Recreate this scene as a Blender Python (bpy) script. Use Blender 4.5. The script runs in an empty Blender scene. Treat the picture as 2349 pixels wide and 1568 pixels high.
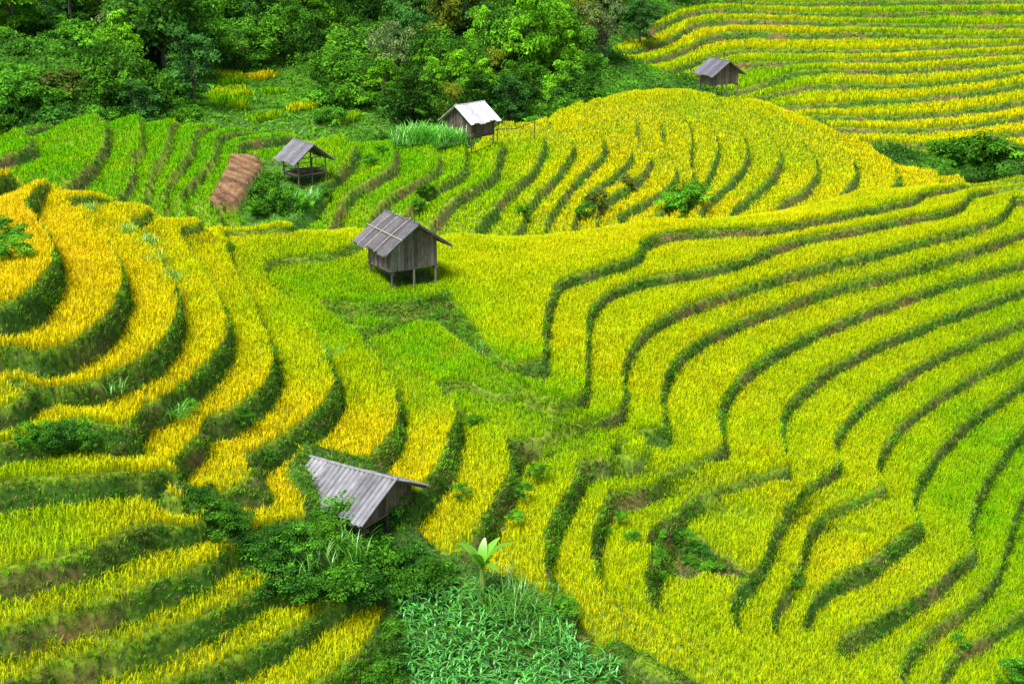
import bpy, math, time
import numpy as np
from mathutils import Vector, Matrix
T0=time.time()
rng=np.random.default_rng(7)
CAM=np.array([0.,0.,40.]); P=math.radians(18); F=3262.5
scene=bpy.context.scene
def ray(u,v):
    u=np.asarray(u,float); v=np.asarray(v,float)
    a=(u-1174.5)/F; b=(784-v)/F
    return np.stack([a, math.cos(P)+b*math.sin(P), -math.sin(P)+b*math.cos(P)],-1)
def at_z(u,v,z):
    d=ray(u,v); t=(z-CAM[2])/d[...,2]
    return CAM+d*t[...,None] if d.ndim>1 else CAM+d*t
def at_y(u,v,y):
    d=ray(u,v); t=y/d[...,1]
    return CAM+d*t[...,None] if d.ndim>1 else CAM+d*t
_lat={}
def vn(x,y,s,seed=0):
    if seed not in _lat: _lat[seed]=np.random.default_rng(seed+100).random((256,256))*2-1
    A=_lat[seed]; x=np.asarray(x)/s+57.3; y=np.asarray(y)/s+91.7
    i=np.floor(x).astype(int); j=np.floor(y).astype(int); fx=x-i; fy=y-j
    fx=fx*fx*(3-2*fx); fy=fy*fy*(3-2*fy)
    g=lambda a,b:A[a%256,b%256]
    return (g(i,j)*(1-fx)+g(i+1,j)*fx)*(1-fy)+(g(i,j+1)*(1-fx)+g(i+1,j+1)*fx)*fy
def rbf_fit(X,V,lam=0.25):
    n=len(X); r=np.sqrt(((X[:,None]-X[None])**2).sum(-1))
    A=np.zeros((n+3,n+3)); A[:n,:n]=-r+lam*np.eye(n)
    Pm=np.c_[np.ones(n),X]; A[:n,n:]=Pm; A[n:,:n]=Pm.T
    B=np.zeros((n+3,V.shape[1])); B[:n]=V
    return X,np.linalg.solve(A,B)
def rbf_eval(m,Q):
    X,W=m; out=np.zeros((len(Q),W.shape[1])); n=len(X)
    for s in range(0,len(Q),20000):
        q=Q[s:s+20000]
        r=np.sqrt(np.maximum((q**2).sum(1)[:,None]+(X**2).sum(1)[None]-2*q@X.T,0))
        out[s:s+20000]=-r@W[:n]+W[n]+q@W[n+1:]
    return out
class Grid:
    def __init__(s,x0,x1,y0,y1,st):
        s.xs=np.arange(x0,x1+st,st); s.ys=np.arange(y0,y1+st,st); s.st=st; s.f={}
        s.X,s.Y=np.meshgrid(s.xs,s.ys)
    def pts(s): return np.c_[s.X.ravel(),s.Y.ravel()]
    def set(s,k,v): s.f[k]=v.reshape(s.X.shape)
    def get(s,k,x,y):
        a=np.clip((x-s.xs[0])/s.st,0,len(s.xs)-1.001); b=np.clip((y-s.ys[0])/s.st,0,len(s.ys)-1.001)
        i=a.astype(int); j=b.astype(int); fx=a-i; fy=b-j; A=s.f[k]
        return (A[j,i]*(1-fx)+A[j,i+1]*fx)*(1-fy)+(A[j+1,i]*(1-fx)+A[j+1,i+1]*fx)*fy
    def hit(s,u,v,t0=25,t1=330):
        u=np.atleast_1d(np.asarray(u,float)); v=np.atleast_1d(np.asarray(v,float))
        d=ray(u,v); res=np.full((len(u),3),np.nan); done=np.zeros(len(u),bool)
        for t in np.arange(max(t0,s.ys[0]),min(t1,s.ys[-1]),0.15):
            p=CAM+d*(t/d[:,1])[:,None]
            h=s.get('Z',p[:,0],p[:,1])
            m=(~done)&(p[:,2]<=h)
            res[m]=p[m]; done|=m
            if done.all(): break
        return res
def catmull(pts,n=8):
    p=np.array(pts,float); p=np.vstack([2*p[0]-p[1],p,2*p[-1]-p[-2]]); out=[]
    for i in range(1,len(p)-2):
        for t in np.linspace(0,1,n,endpoint=False):
            out.append(.5*((2*p[i])+(-p[i-1]+p[i+1])*t+(2*p[i-1]-5*p[i]+4*p[i+1]-p[i+2])*t*t+(-p[i-1]+3*p[i]-3*p[i+1]+p[i+2])*t**3))
    out.append(p[-2]); return np.array(out)
def resample(p,st):
    d=np.r_[0,np.cumsum(np.linalg.norm(np.diff(p,axis=0),axis=1))]
    n=max(2,int(d[-1]/st)+1); s=np.linspace(0,d[-1],n)
    return np.stack([np.interp(s,d,p[:,k]) for k in range(p.shape[1])],1)
def inpoly(x,y,poly):
    poly=np.asarray(poly); c=np.zeros(len(x),bool); n=len(poly); j=n-1
    for i in range(n):
        xi,yi=poly[i][:2]; xj,yj=poly[j][:2]
        k=((yi>y)!=(yj>y))&(x<(xj-xi)*(y-yi)/(yj-yi+1e-12)+xi); c^=k; j=i
    return c
def linedist(x,y,pl):
    d=np.full(len(x),1e9); tt=np.zeros(len(x)); n=len(pl)-1
    for i in range(n):
        a=pl[i]; b=pl[i+1]; ab=b-a; t=np.clip(((x-a[0])*ab[0]+(y-a[1])*ab[1])/(ab@ab+1e-9),0,1)
        dd=np.hypot(x-a[0]-t*ab[0],y-a[1]-t*ab[1]); m=dd<d; d[m]=dd[m]; tt[m]=((i+t)/n)[m]
    return d,tt
def step_off(fr,w):
    return np.where(fr<1-w,fr,(1-fr)*(1-w)/w)
# ============ near terraces ============
CUR=[
 (20,[21.2,20.9,20.5],.72,[(2115,440),(2085,460),(1950,487),(1800,520),(1600,563),(1450,600),(1350,625),(1290,645),(1262,690),(1250,760),(1252,830),(1262,880)]),
 (20,[20.5,20.6],.8,[(1262,885),(1190,862),(1110,790),(1040,700),(1000,662)]),
 (19,[20.9,20.2,19.6],.72,[(2225,440),(2190,475),(2060,502),(1900,532),(1750,560),(1600,592),(1500,625),(1420,655),(1370,690),(1345,730),(1345,800),(1338,880),(1332,912)]),
 (18,[20.5,19.5,18.7],.72,[(2330,445),(2290,500),(2180,540),(2050,575),(1900,605),(1750,645),(1600,695),(1500,745),(1450,795),(1430,850),(1432,920),(1455,1000)]),
 (17,[19.6,18.5,17.8],.72,[(2420,505),(2349,530),(2250,560),(2100,605),(1950,645),(1800,695),(1650,755),(1560,812),(1520,870),(1515,940),(1545,1020)]),
 (16,[18.6,17.5,16.9],.72,[(2420,580),(2349,600),(2200,640),(2050,690),(1900,748),(1780,805),(1700,865),(1655,930),(1650,980),(1662,1030)]),
 (15,[17.6,16.6,16.0],.72,[(2420,635),(2349,660),(2200,715),(2050,772),(1920,835),(1840,892),(1795,950),(1790,1010),(1815,1070)]),
 (14,[16.5,15.7,15.1],.72,[(2420,708),(2349,735),(2200,792),(2090,850),(2000,912),(1940,970),(1912,1020),(1925,1060)]),
 (13,[15.4,14.7,14.2],.72,[(2420,770),(2349,800),(2250,850),(2150,910),(2070,970),(2020,1040),(2010,1085),(2035,1110)]),
 (12,[14.3,13.7,13.3],.75,[(2420,832),(2349,872),(2280,920),(2200,980),(2140,1050),(2100,1115),(2085,1165),(2110,1195)]),
 (11,[13.2,12.7,12.4],.8,[(2420,930),(2349,985),(2290,1060),(2240,1150),(2225,1215),(2245,1262)]),
 (10,[11.9,11.5,10.7],.8,[(2420,1060),(2349,1130),(2320,1200),(2290,1290),(2240,1370),(2130,1450),(2080,1500),(2060,1568)]),
 (9,[10.9,10.0],.8,[(2420,1360),(2349,1400),(2270,1450),(2190,1490),(2150,1568)]),
 (8,[9.9,9.7],.8,[(2420,1500),(2349,1540),(2280,1580)]),
 (15,[16.0,15.9,14.4],.9,[(1815,1075),(1700,1105),(1560,1150),(1505,1250),(1482,1350),(1500,1420),(1620,1490),(1775,1575)]),
 (14,[15.1,14.0],.9,[(1925,1065),(1850,1130),(1780,1220),(1745,1310),(1690,1360),(1680,1430),(1740,1490),(1835,1575)]),
 (13,[14.2,13.2],.9,[(2035,1115),(1900,1170),(1842,1210),(1832,1330),(1775,1385),(1765,1440),(1810,1500),(1890,1575)]),
 (12,[13.3,12.4],.95,[(2110,1200),(2040,1250),(1990,1290),(1850,1365),(1838,1420),(1870,1490),(1945,1575)]),
 (11,[12.4,11.6],.95,[(2245,1265),(2200,1287),(2140,1350),(2000,1430),(1905,1475),(1930,1520),(2000,1580)]),
 (26,[27.2,26.9],1.2,[(50,470),(110,540),(125,600),(90,650),(0,712),(-70,740)]),
 (25,[26,25.6,25.4],1.2,[(130,452),(200,510),(262,580),(280,645),(260,705),(200,770),(100,825),(0,862),(-60,880)]),
 (24,[24.8,24.4],1.1,[(290,500),(350,570),(395,650),(405,710),(390,765),(330,830),(190,882)]),
 (23,[23.7,23.1],1.1,[(400,525),(450,600),(505,690),(522,745),(500,805),(420,880),(320,932)]),
 (22,[22.7,22.0],1.1,[(500,530),(530,600),(590,720),(625,830),(600,890),(540,945),(475,992)]),
 (21,[21.7,20.8],1.1,[(600,620),(650,690),(720,770),(765,870),(740,930),(650,1000),(590,1022)]),
 (20,[20.9,19.8],1.1,[(680,650),(760,730),(850,800),(900,870),(915,940),(895,1000),(860,1035)]),
 (19,[19.9,19.0],1.15,[(900,820),(970,865),(1050,925),(1040,990),(1000,1070),(940,1150),(915,1185)]),
 (18,[19.0,18.0],1.15,[(1060,935),(1130,990),(1175,1045),(1150,1125),(1105,1200),(1100,1275)]),
 (17,[18.2,17.3,15.4],1.15,[(1200,985),(1290,1030),(1342,1065),(1310,1130),(1255,1230),(1275,1340),(1440,1455),(1640,1575)]),
 (16,[17.1,16.5,14.9],1.1,[(1465,1040),(1405,1095),(1365,1200),(1355,1260),(1400,1375),(1540,1460),(1710,1575)]),
 (23,[24.4,24.0,22.6],1.1,[(-60,920),(60,930),(190,950),(240,1000),(330,995),(385,1030),(400,1088)]),
 (22,[23.2,22.6],.9,[(-60,1100),(70,1095),(150,1100),(260,1085),(370,1062)]),
 (21,[21.6,21.5],.9,[(-80,1330),(0,1320),(150,1285),(300,1225),(400,1150),(420,1112)]),
 (20,[20.4,20.3],.85,[(-80,1465),(0,1450),(150,1420),(350,1350),(490,1290),(508,1255)]),
 (19,[19.2,19.0],.85,[(-80,1585),(0,1568),(150,1540),(350,1470),(520,1400),(590,1352),(588,1322)]),
 (18,[17.9,17.8],.85,[(150,1620),(330,1568),(520,1520),(650,1462),(722,1420),(715,1398)]),
 (17,[16.9,16.7],.85,[(600,1620),(760,1550),(850,1450),(862,1395)]),
 (21,[21.2,20.3],1.1,[(512,1022),(600,1090),(690,1160),(692,1190),(580,1224)]),
]
ANC=[
 (1300,560,20.7,20.4,.7,1),(1700,500,20.9,20.4,.7,1),(2100,432,21.3,20.4,.7,1),(1150,700,20.6,20.4,.7,1),(1100,580,20.6,20.4,.7,1),(1190,800,20.55,20.3,.7,1),
 (0,390,27.6,27.3,1.2,1),(110,415,26.8,26.2,1.2,.4),(200,440,26,25.3,1.2,.1),(320,470,25.1,24.4,1.,.0),(450,500,24,23.4,1,.0),(640,510,22.9,22.3,1,.3),(800,528,21.6,21.2,.9,.3),
 (1050,530,20.8,20.5,.7,1),(1500,495,20.9,20.5,.7,1),(2000,422,21.5,20.6,.7,1),(2200,412,21.6,20.6,.7,1),(2349,400,21.7,20.6,.7,1),(2450,395,21.7,20.6,.7,1),
 (940,655,20.6,20.3,.9,.1),(870,620,20.9,20.5,.9,.0),
 (700,620,21.6,21.2,.8,0),(850,740,20.7,20.2,.8,0),(1000,850,19.8,19.4,.8,0),(1120,935,19.2,18.8,.7,0),(1230,985,18.8,18.4,.7,.0),(760,650,21.2,20.6,.8,0),(950,740,20.3,19.9,.8,0),(1050,830,19.8,19.6,.8,0),(1150,900,19.5,19.2,.8,0),(1250,935,19.5,19.3,.8,0),
 (1400,1010,18.6,17.9,.8,.2),(1500,1070,17.4,16.5,.8,.3),(1620,1085,16.6,15.6,.8,.4),(1740,1120,15.8,14.8,.8,.5),(300,480,25.2,24.5,.8,.0),(540,560,22.7,22.0,.8,.0),
 (1000,1400,16.,17.4,.9,0),(1200,1568,14.5,16.4,.9,0),(700,1250,19.0,19.4,.9,0),(790,1110,19.7,20.2,.9,0),(900,1250,17.8,18.4,.9,0),(1100,1400,15.8,17.3,.9,0),(1350,1500,15.2,16.8,.9,.2),
 (450,1130,21.0,21.4,.9,.2),(560,1200,20.2,20.4,.9,.2),(1600,1240,15.3,14.6,.9,.4),(1560,1300,15,14.7,.9,.4),(900,1568,15.6,16.8,.9,.3),(640,1320,18.2,18.4,.9,.2)]
XY=[];VV=[]
for L,zs,D,pl in CUR:
    p=catmull(pl)
    d=np.r_[0,np.cumsum(np.linalg.norm(np.diff(p,axis=0),axis=1))]; d/=d[-1]
    z=np.interp(d,np.linspace(0,1,len(zs)),zs)
    fade=(20<=L<=25 and pl[0][0]<700 and pl[0][1]<660 and pl[0][0]>100)
    Mv=np.clip((d+.02)/.15,0,1) if fade else np.ones(len(d))
    w=at_z(p[:,0],p[:,1],z); w=resample(np.c_[w,Mv],1.2)
    for q in w: XY.append(q[:2]); VV.append([q[2],L,D,q[3]])
for u,v,z,L,D,M in ANC:
    q=at_z(u,v,np.float64(z)); XY.append(q[:2]); VV.append([z,L,D,M])
    if (v<=532 and L>20.4) or u in(0,110,200,320,450,640,800) and v<=530:
        if (u,v) in [(2100,432),(300,480)]: continue
        XY.append(q[:2]+[0,7]); VV.append([z-3.6,L-.3,D,0]); XY.append(q[:2]+[0,16]); VV.append([z-8.,L-.4,D,0])
XY=np.array(XY);VV=np.array(VV)
GA=Grid(-44,44,26,108,.12)
mA=rbf_fit(XY,VV); R=rbf_eval(mA,GA.pts())
for i,k in enumerate(['Z','L','D','M']): GA.set(k,R[:,i])
def wpoly(G,pl,**k):
    p=np.array(pl,float); w=G.hit(p[:,0],p[:,1],**k); return w[~np.isnan(w[:,0])][:,:2]
SP=wpoly(GA,[(560,545),(680,600),(800,690),(920,760),(1020,845),(1120,915),(1230,965),(1340,1000),(1420,1030)])
dd,tt=linedist(GA.X.ravel(),GA.Y.ravel(),SP)
rad=np.interp(tt,[0,.25,.5,.8,1],[1.2,2.1,1.8,1.1,.3])
mm=np.clip((dd-rad*.6)/(rad*.6),.38,1)
COR=wpoly(GA,[(1250,905),(1335,925),(1452,1015),(1545,1038),(1662,1048),(1812,1088),(1925,1082),(2035,1128),(2095,1212),(2035,1240),(1940,1205),(1850,1180),(1775,1195),(1690,1165),(1560,1135),(1440,1065),(1340,1045),(1230,975)])
cm_=1-.6*inpoly(GA.X.ravel(),GA.Y.ravel(),COR).astype(float).reshape(GA.X.shape)
for _ in range(5): cm_[1:-1,1:-1]=(cm_[1:-1,1:-1]+cm_[:-2,1:-1]+cm_[2:,1:-1]+cm_[1:-1,:-2]+cm_[1:-1,2:])/5
mm=np.minimum(mm,cm_.ravel())
PB=wpoly(GA,[(400,1110),(480,1100),(560,1200),(600,1235),(700,1195),(690,1130),(660,1060),(700,1010),(880,1060),(915,1190),(1000,1260),(1090,1290),(1230,1350),(1290,1420),(1440,1568),(860,1600),(875,1400),(730,1385),(600,1310),(520,1240),(430,1150)])
xa,ya=GA.X.ravel(),GA.Y.ravel(); inB=inpoly(xa,ya,PB)
Mb=np.clip(GA.f['M'].ravel(),0,1)*mm; HP=wpoly(GA,[(930,645)])[0]; nearhut=np.hypot(xa-HP[0],ya-HP[1])<3.2
GA.set('M',np.where(inB|nearhut,Mb*.3,np.maximum(Mb,.36)))
# ============ middle hills ============
MZ=[(-150,330,104),(0,315,105),(150,262,108),(300,266,110),(450,290,112),(600,305,112),(800,314,112),(950,333,112),(1050,330,114),(1150,280,124),(1300,240,135),(1420,220,141),(1550,214,144),(1700,240,147),(1850,284,144),(2000,330,134),(2200,395,121),(2350,444,110)]
MB_=[(-150,440,86),(0,420,88),(300,445,90),(500,475,92),(700,495,93),(950,522,94),(1250,512,98),(1500,492,104),(1700,470,109),(2000,420,116),(150,330,99),(300,360,97.5),(600,400,99),(700,400,100.5),(900,400,101),(1100,400,104),(1300,350,114),(1500,310,123),(1400,420,106),(1700,355,120),(1850,375,121),(1050,450,97),(640,450,95)]
X2=[];V2=[]
for u,v,y in MZ:
    q=at_y(u,v,y); X2.append(q[:2]);V2.append([q[2]]); X2.append(q[:2]+[0,8]);V2.append([q[2]-3.5]); X2.append(q[:2]+[0,22]);V2.append([q[2]-10])
for u,v,y in MB_:
    q=at_y(u,v,y); X2.append(q[:2]);V2.append([q[2]])
for u in (-100,300,800,1300,1800,2300):
    q=at_y(u,560,84.); X2.append([q[0],82.]);V2.append([13.])
GM=Grid(-62,70,84,172,.22)
R=rbf_eval(rbf_fit(np.array(X2),np.array(V2),.5),GM.pts()); GM.set('Z',R[:,0])
def gm(u,v,yb=113.):
    q=GM.hit([u],[v],85,165)[0]
    if np.isnan(q[0]): q=at_y(u,v,yb)
    return q
MC=[(30,[(245,285),(240,330),(215,370),(160,415)]),(29,[(320,285),(325,330),(300,360),(315,400),(290,440)]),(28,[(390,295),(375,350),(345,385),(335,440)]),
 (27,[(445,305),(432,350),(400,390),(380,450)]),(26,[(498,315),(500,345),(470,390),(410,440)]),(25,[(540,325),(528,370),(500,420),(470,460)]),
 (24,[(820,340),(790,390),(740,430),(720,480)]),(23,[(905,338),(890,385),(800,440),(770,490)]),(22,[(1010,355),(1000,395),(900,445),(850,500)]),
 (21,[(1065,345),(1055,395),(960,450),(920,512)]),(20,[(1140,340),(1130,400),(1050,450),(985,515)]),(19,[(1255,312),(1230,380),(1160,445),(1100,515)]),
 (18,[(1240,275),(1308,325),(1298,370),(1260,420),(1222,452),(1200,512)]),(17,[(1310,250),(1372,300),(1382,350),(1330,400),(1290,450),(1250,508)]),(16,[(1340,242),(1405,285),(1452,345),(1440,372),(1390,420),(1345,447),(1320,502)]),
 (15,[(1390,236),(1455,268),(1458,320),(1490,362),(1440,420),(1380,465),(1368,502)]),(14,[(1440,232),(1510,275),(1520,335),(1556,392),(1520,440),(1410,497)]),(13,[(1500,230),(1565,262),(1588,310),(1580,380),(1595,410),(1560,455),(1500,492)]),
 (12,[(1550,230),(1605,258),(1645,320),(1640,370),(1605,430),(1560,487)]),(11,[(1600,232),(1650,255),(1698,300),(1712,350),(1700,392),(1640,442),(1600,482)]),(10,[(1660,242),(1720,268),(1780,330),(1788,372),(1745,430),(1690,472)]),
 (9,[(1720,256),(1790,282),(1860,350),(1873,400),(1840,440),(1800,458)]),(8,[(1800,274),(1870,305),(1940,350),(1962,400),(1940,430)]),(7,[(1900,305),(1970,330),(2040,365),(2062,415)]),(6,[(2000,338),(2060,355),(2140,388),(2160,412)])]
X3=[];V3=[]
for L,pl in MC:
    p=catmull(pl,6); w=GM.hit(p[:,0],p[:,1],85,165)
    ddd=np.linspace(0,1,len(w)); mv=np.clip(.6+ddd*2.5,0,1)
    k=~np.isnan(w[:,0]); w=np.c_[w,mv][k]
    if len(w)<2: continue
    jump=np.r_[0,np.linalg.norm(np.diff(w[:,:3],axis=0),axis=1)]; w=w[jump<9]
    w=resample(w,1.8)
    for q in w: X3.append(q[:2]);V3.append([L,q[3]])
for u,v,L,m in [(60,300,30.7,1),(0,380,30.6,1),(100,400,30.4,1),(150,262,30.7,1),(1200,285,18.6,.3),(650,400,24.5,1),(600,450,24.8,1),(620,330,24.6,1),(2250,415,4.5,1)]:
    w=GM.hit([u],[v],85,165)[0]
    if not np.isnan(w[0]): X3.append(w[:2]);V3.append([L,m])
R=rbf_eval(rbf_fit(np.array(X3),np.array(V3),.4),GM.pts()); GM.set('L',R[:,0])
gx_,gy_=GM.X.ravel(),GM.Y.ravel()
GM.set('D',np.interp(gx_,[-12,2,8],[1.15,1.1,1.0]))
PBR=wpoly(GM,[(530,352),(588,352),(602,382),(545,466),(480,466),(505,410)],t0=85,t1=165)
PG=wpoly(GM,[(588,352),(660,350),(740,400),(750,470),(700,505),(560,500),(545,466),(602,382)],t0=85,t1=165)
mM=R[:,1].copy(); mM[inpoly(gx_,gy_,PBR)]=0; GM.set('M',mM)
# ============ far hillside & forest valley ============
FZ=[]
for u in (1650,1850,2050,2250,2450,2600):
    for v,y in [(330,165),(250,178),(200,186),(150,194),(100,203),(50,212),(0,222)]:
        FZ.append((u,v,y+(4 if u<1700 else 0)))
for u,v,y in [(1450,115,200),(1500,60,212),(1500,0,224),(1350,0,228),(1500,170,185),
  (1200,200,165),(1200,100,190),(1200,0,225),(1000,280,140),(1000,200,160),(1000,100,185),(1000,0,225),(700,300,135),(700,240,148),(600,200,158),(600,160,170),(700,100,188),(700,0,225),
  (450,290,130),(430,200,155),(450,100,185),(400,0,225),(250,230,135),(200,180,142),(200,130,155),(200,60,180),(200,0,205),(0,260,122),(0,180,132),(0,100,150),(0,30,175),(-150,260,122),(-150,100,150),(-150,0,180),(850,300,136),(850,240,150)]:
    FZ.append((u,v,y))
X4=[];V4=[]
for u,v,y in FZ:
    q=at_y(u,v,y); X4.append(q[:2]);V4.append([q[2]])
for x in np.linspace(-130,130,9):
    X4.append([x,300]);V4.append([48.]); X4.append([x,350]);V4.append([62.])
    if x<60: X4.append([x,112]);V4.append([11.])
X4+= [[70,130],[50,140],[90,140]];V4+=[[6.],[7.],[6.]]
GF=Grid(-130,130,112,350,.8)
R=rbf_eval(rbf_fit(np.array(X4),np.array(V4),.6),GF.pts()); GF.set('Z',R[:,0])
FC=[(0,[(2010,325),(2150,332),(2280,312),(2349,300),(2450,290)]),(1,[(1930,293),(2080,298),(2200,290),(2349,265),(2450,250)]),(2,[(1870,266),(2000,270),(2150,262),(2300,236),(2349,225),(2450,205)]),
 (3,[(1750,250),(1850,246),(2000,236),(2200,213),(2349,190),(2450,175)]),(4,[(1715,228),(1760,216),(1850,202),(2000,196),(2200,182),(2349,160),(2450,150)]),
 (5,[(1690,205),(1760,190),(1830,168),(2000,160),(2200,150),(2349,138),(2450,130)]),(6,[(1600,165),(1700,137),(1780,141),(1900,138),(2060,131),(2200,125),(2349,118),(2450,114)]),
 (7,[(1530,165),(1580,150),(1620,128),(1700,110),(1800,113),(2000,112),(2200,104),(2349,98),(2450,95)]),(8,[(1480,140),(1550,120),(1600,92),(1700,74),(1850,78),(1975,72),(2200,84),(2349,80),(2450,78)]),
 (9,[(1425,122),(1500,105),(1560,72),(1590,54),(1700,44),(1845,48),(2000,55),(2200,58),(2349,56),(2450,55)]),(10,[(1400,90),(1500,60),(1580,30),(1700,20),(1850,28),(2000,32),(2200,28),(2349,24),(2450,22)]),(11,[(1450,40),(1600,2),(1750,3),(2000,6),(2349,2),(2450,2)])]
X5=[];V5=[]
for L,pl in FC:
    p=catmull(pl,6); w=GF.hit(p[:,0],p[:,1],150,300); w=w[~np.isnan(w[:,0])]; w=resample(w,3)
    for q in w: X5.append(q[:2]);V5.append([L])
GT=Grid(10,100,150,262,.34)
R=rbf_eval(rbf_fit(np.array(X5),np.array(V5),.6),GT.pts()); xt,yt=GT.X.ravel(),GT.Y.ravel(); GT.set('L',R[:,0]+.16*vn(xt,yt,11,62))
GT.set('Z',GF.get('Z',xt,yt)); GT.set('D',1.2+.4*vn(xt,yt,14,61))
print('fields',time.time()-T0)
TP=wpoly(GF,[(1400,125),(1530,172),(1600,185),(1700,235),(1760,262),(1870,280),(2000,345),(2460,345),(2460,0),(1600,0),(1540,30),(1500,60),(1440,90)],t0=125)
mk=inpoly(xt,yt,TP)|((yt>215)&(xt>30))
m2=mk.reshape(GT.X.shape).astype(float)
for _ in range(3):
    m2[1:-1,1:-1]=(m2[1:-1,1:-1]+m2[:-2,1:-1]+m2[2:,1:-1]+m2[1:-1,:-2]+m2[1:-1,2:])/5
GT.set('M',m2.ravel())
def cfield(G,anch,st=1.0,lam=1.):
    X=[];V=[]
    for u,v,m in anch:
        w=G.hit([u],[v])[0]
        if not np.isnan(w[0]): X.append(w[:2]);V.append([m])
    g=Grid(G.xs[0],G.xs[-1],G.ys[0],G.ys[-1],st); g.set('c',rbf_eval(rbf_fit(np.array(X),np.array(V),lam),g.pts())[:,0]); return g
CW=cfield(GA,[(1700,600,.07),(2100,700,.07),(2200,1000,.075),(1500,700,.07),(1400,850,.075),(1800,950,.075),(2300,1300,.09),(2000,1400,.12),(1900,1500,.12),(1400,1200,.17),(1200,1150,.18),(1050,1050,.17),(1600,1350,.17),(900,1000,.15),(700,900,.13),(500,800,.12),(300,700,.12),(100,700,.12),(100,1250,.15),(300,1400,.15),(600,1500,.15),(1300,560,.07)],1.)
cw=CW.get('c',xa,ya); GA.set('W',np.clip(cw,.06,.24)*(1+.35*vn(xa,ya,1.8,51)*np.clip((cw-.075)/.06,.3,1)))
GM.set('W',.11*(1+.35*vn(gx_,gy_,3,52))); GT.set('W',.16*(1+.4*vn(xt,yt,8,53)))
def hfun(G,x,y,wob):
    w=G.get('W',x,y)
    Z=G.get('Z',x,y); L=G.get('L',x,y)+wob*(vn(x,y,2.2,1)+.5*vn(x,y,.9,2))*np.clip(w/.1,.6,2); D=G.get('D',x,y); M=np.clip(G.get('M',x,y),0,1)
    M=np.clip((M-.15)/.5,0,1); M=M*M*(3-2*M)
    fr=L-np.floor(L); h=Z-D*M*step_off(fr,w)
    return h,fr,M,L,w
# ---------- materials ----------
def nt(name):
    m=bpy.data.materials.new(name); m.use_nodes=True; t=m.node_tree; t.nodes.clear(); return m,t
def foliage_mat(name,trans=.35,var=.25,objrand=0.,gloss=0.,up=0.):
    m,t=nt(name); N=t.nodes; L=t.links
    out=N.new('ShaderNodeOutputMaterial'); a=N.new('ShaderNodeAttribute'); a.attribute_name='col'
    no=N.new('ShaderNodeTexNoise'); no.inputs['Scale'].default_value=.9; no.inputs['Detail'].default_value=4
    geo=N.new('ShaderNodeNewGeometry'); L.new(geo.outputs['Position'],no.inputs['Vector'])
    mr=N.new('ShaderNodeMapRange'); mr.inputs[1].default_value=.3; mr.inputs[2].default_value=.7; mr.inputs[3].default_value=1-var; mr.inputs[4].default_value=1+var
    L.new(no.outputs['Fac'],mr.inputs[0]); val=mr.outputs[0]
    if objrand>0:
        oi=N.new('ShaderNodeObjectInfo'); mr2=N.new('ShaderNodeMapRange'); mr2.inputs[3].default_value=1-objrand; mr2.inputs[4].default_value=1+objrand
        L.new(oi.outputs['Random'],mr2.inputs[0]); mu=N.new('ShaderNodeMath'); mu.operation='MULTIPLY'; L.new(val,mu.inputs[0]); L.new(mr2.outputs[0],mu.inputs[1]); val=mu.outputs[0]
    vm=N.new('ShaderNodeVectorMath'); vm.operation='SCALE'; L.new(a.outputs['Color'],vm.inputs[0]); L.new(val,vm.inputs['Scale'])
    d=N.new('ShaderNodeBsdfDiffuse'); tr=N.new('ShaderNodeBsdfTranslucent'); mx=N.new('ShaderNodeMixShader'); mx.inputs[0].default_value=trans
    if up>0:
        ad=N.new('ShaderNodeVectorMath'); ad.operation='ADD'; ad.inputs[1].default_value=(0,0,up); L.new(geo.outputs['Normal'],ad.inputs[0])
        nn=N.new('ShaderNodeVectorMath'); nn.operation='NORMALIZE'; L.new(ad.outputs[0],nn.inputs[0]); L.new(nn.outputs[0],d.inputs['Normal'])
    L.new(vm.outputs[0],d.inputs[0]); L.new(vm.outputs[0],tr.inputs[0]); L.new(d.outputs[0],mx.inputs[1]); L.new(tr.outputs[0],mx.inputs[2]); o=mx.outputs[0]
    if gloss>0:
        g=N.new('ShaderNodeBsdfGlossy'); g.inputs['Roughness'].default_value=.4; m2_=N.new('ShaderNodeMixShader'); m2_.inputs[0].default_value=gloss
        L.new(o,m2_.inputs[1]); L.new(g.outputs[0],m2_.inputs[2]); o=m2_.outputs[0]
    L.new(o,out.inputs[0]); return m
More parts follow.
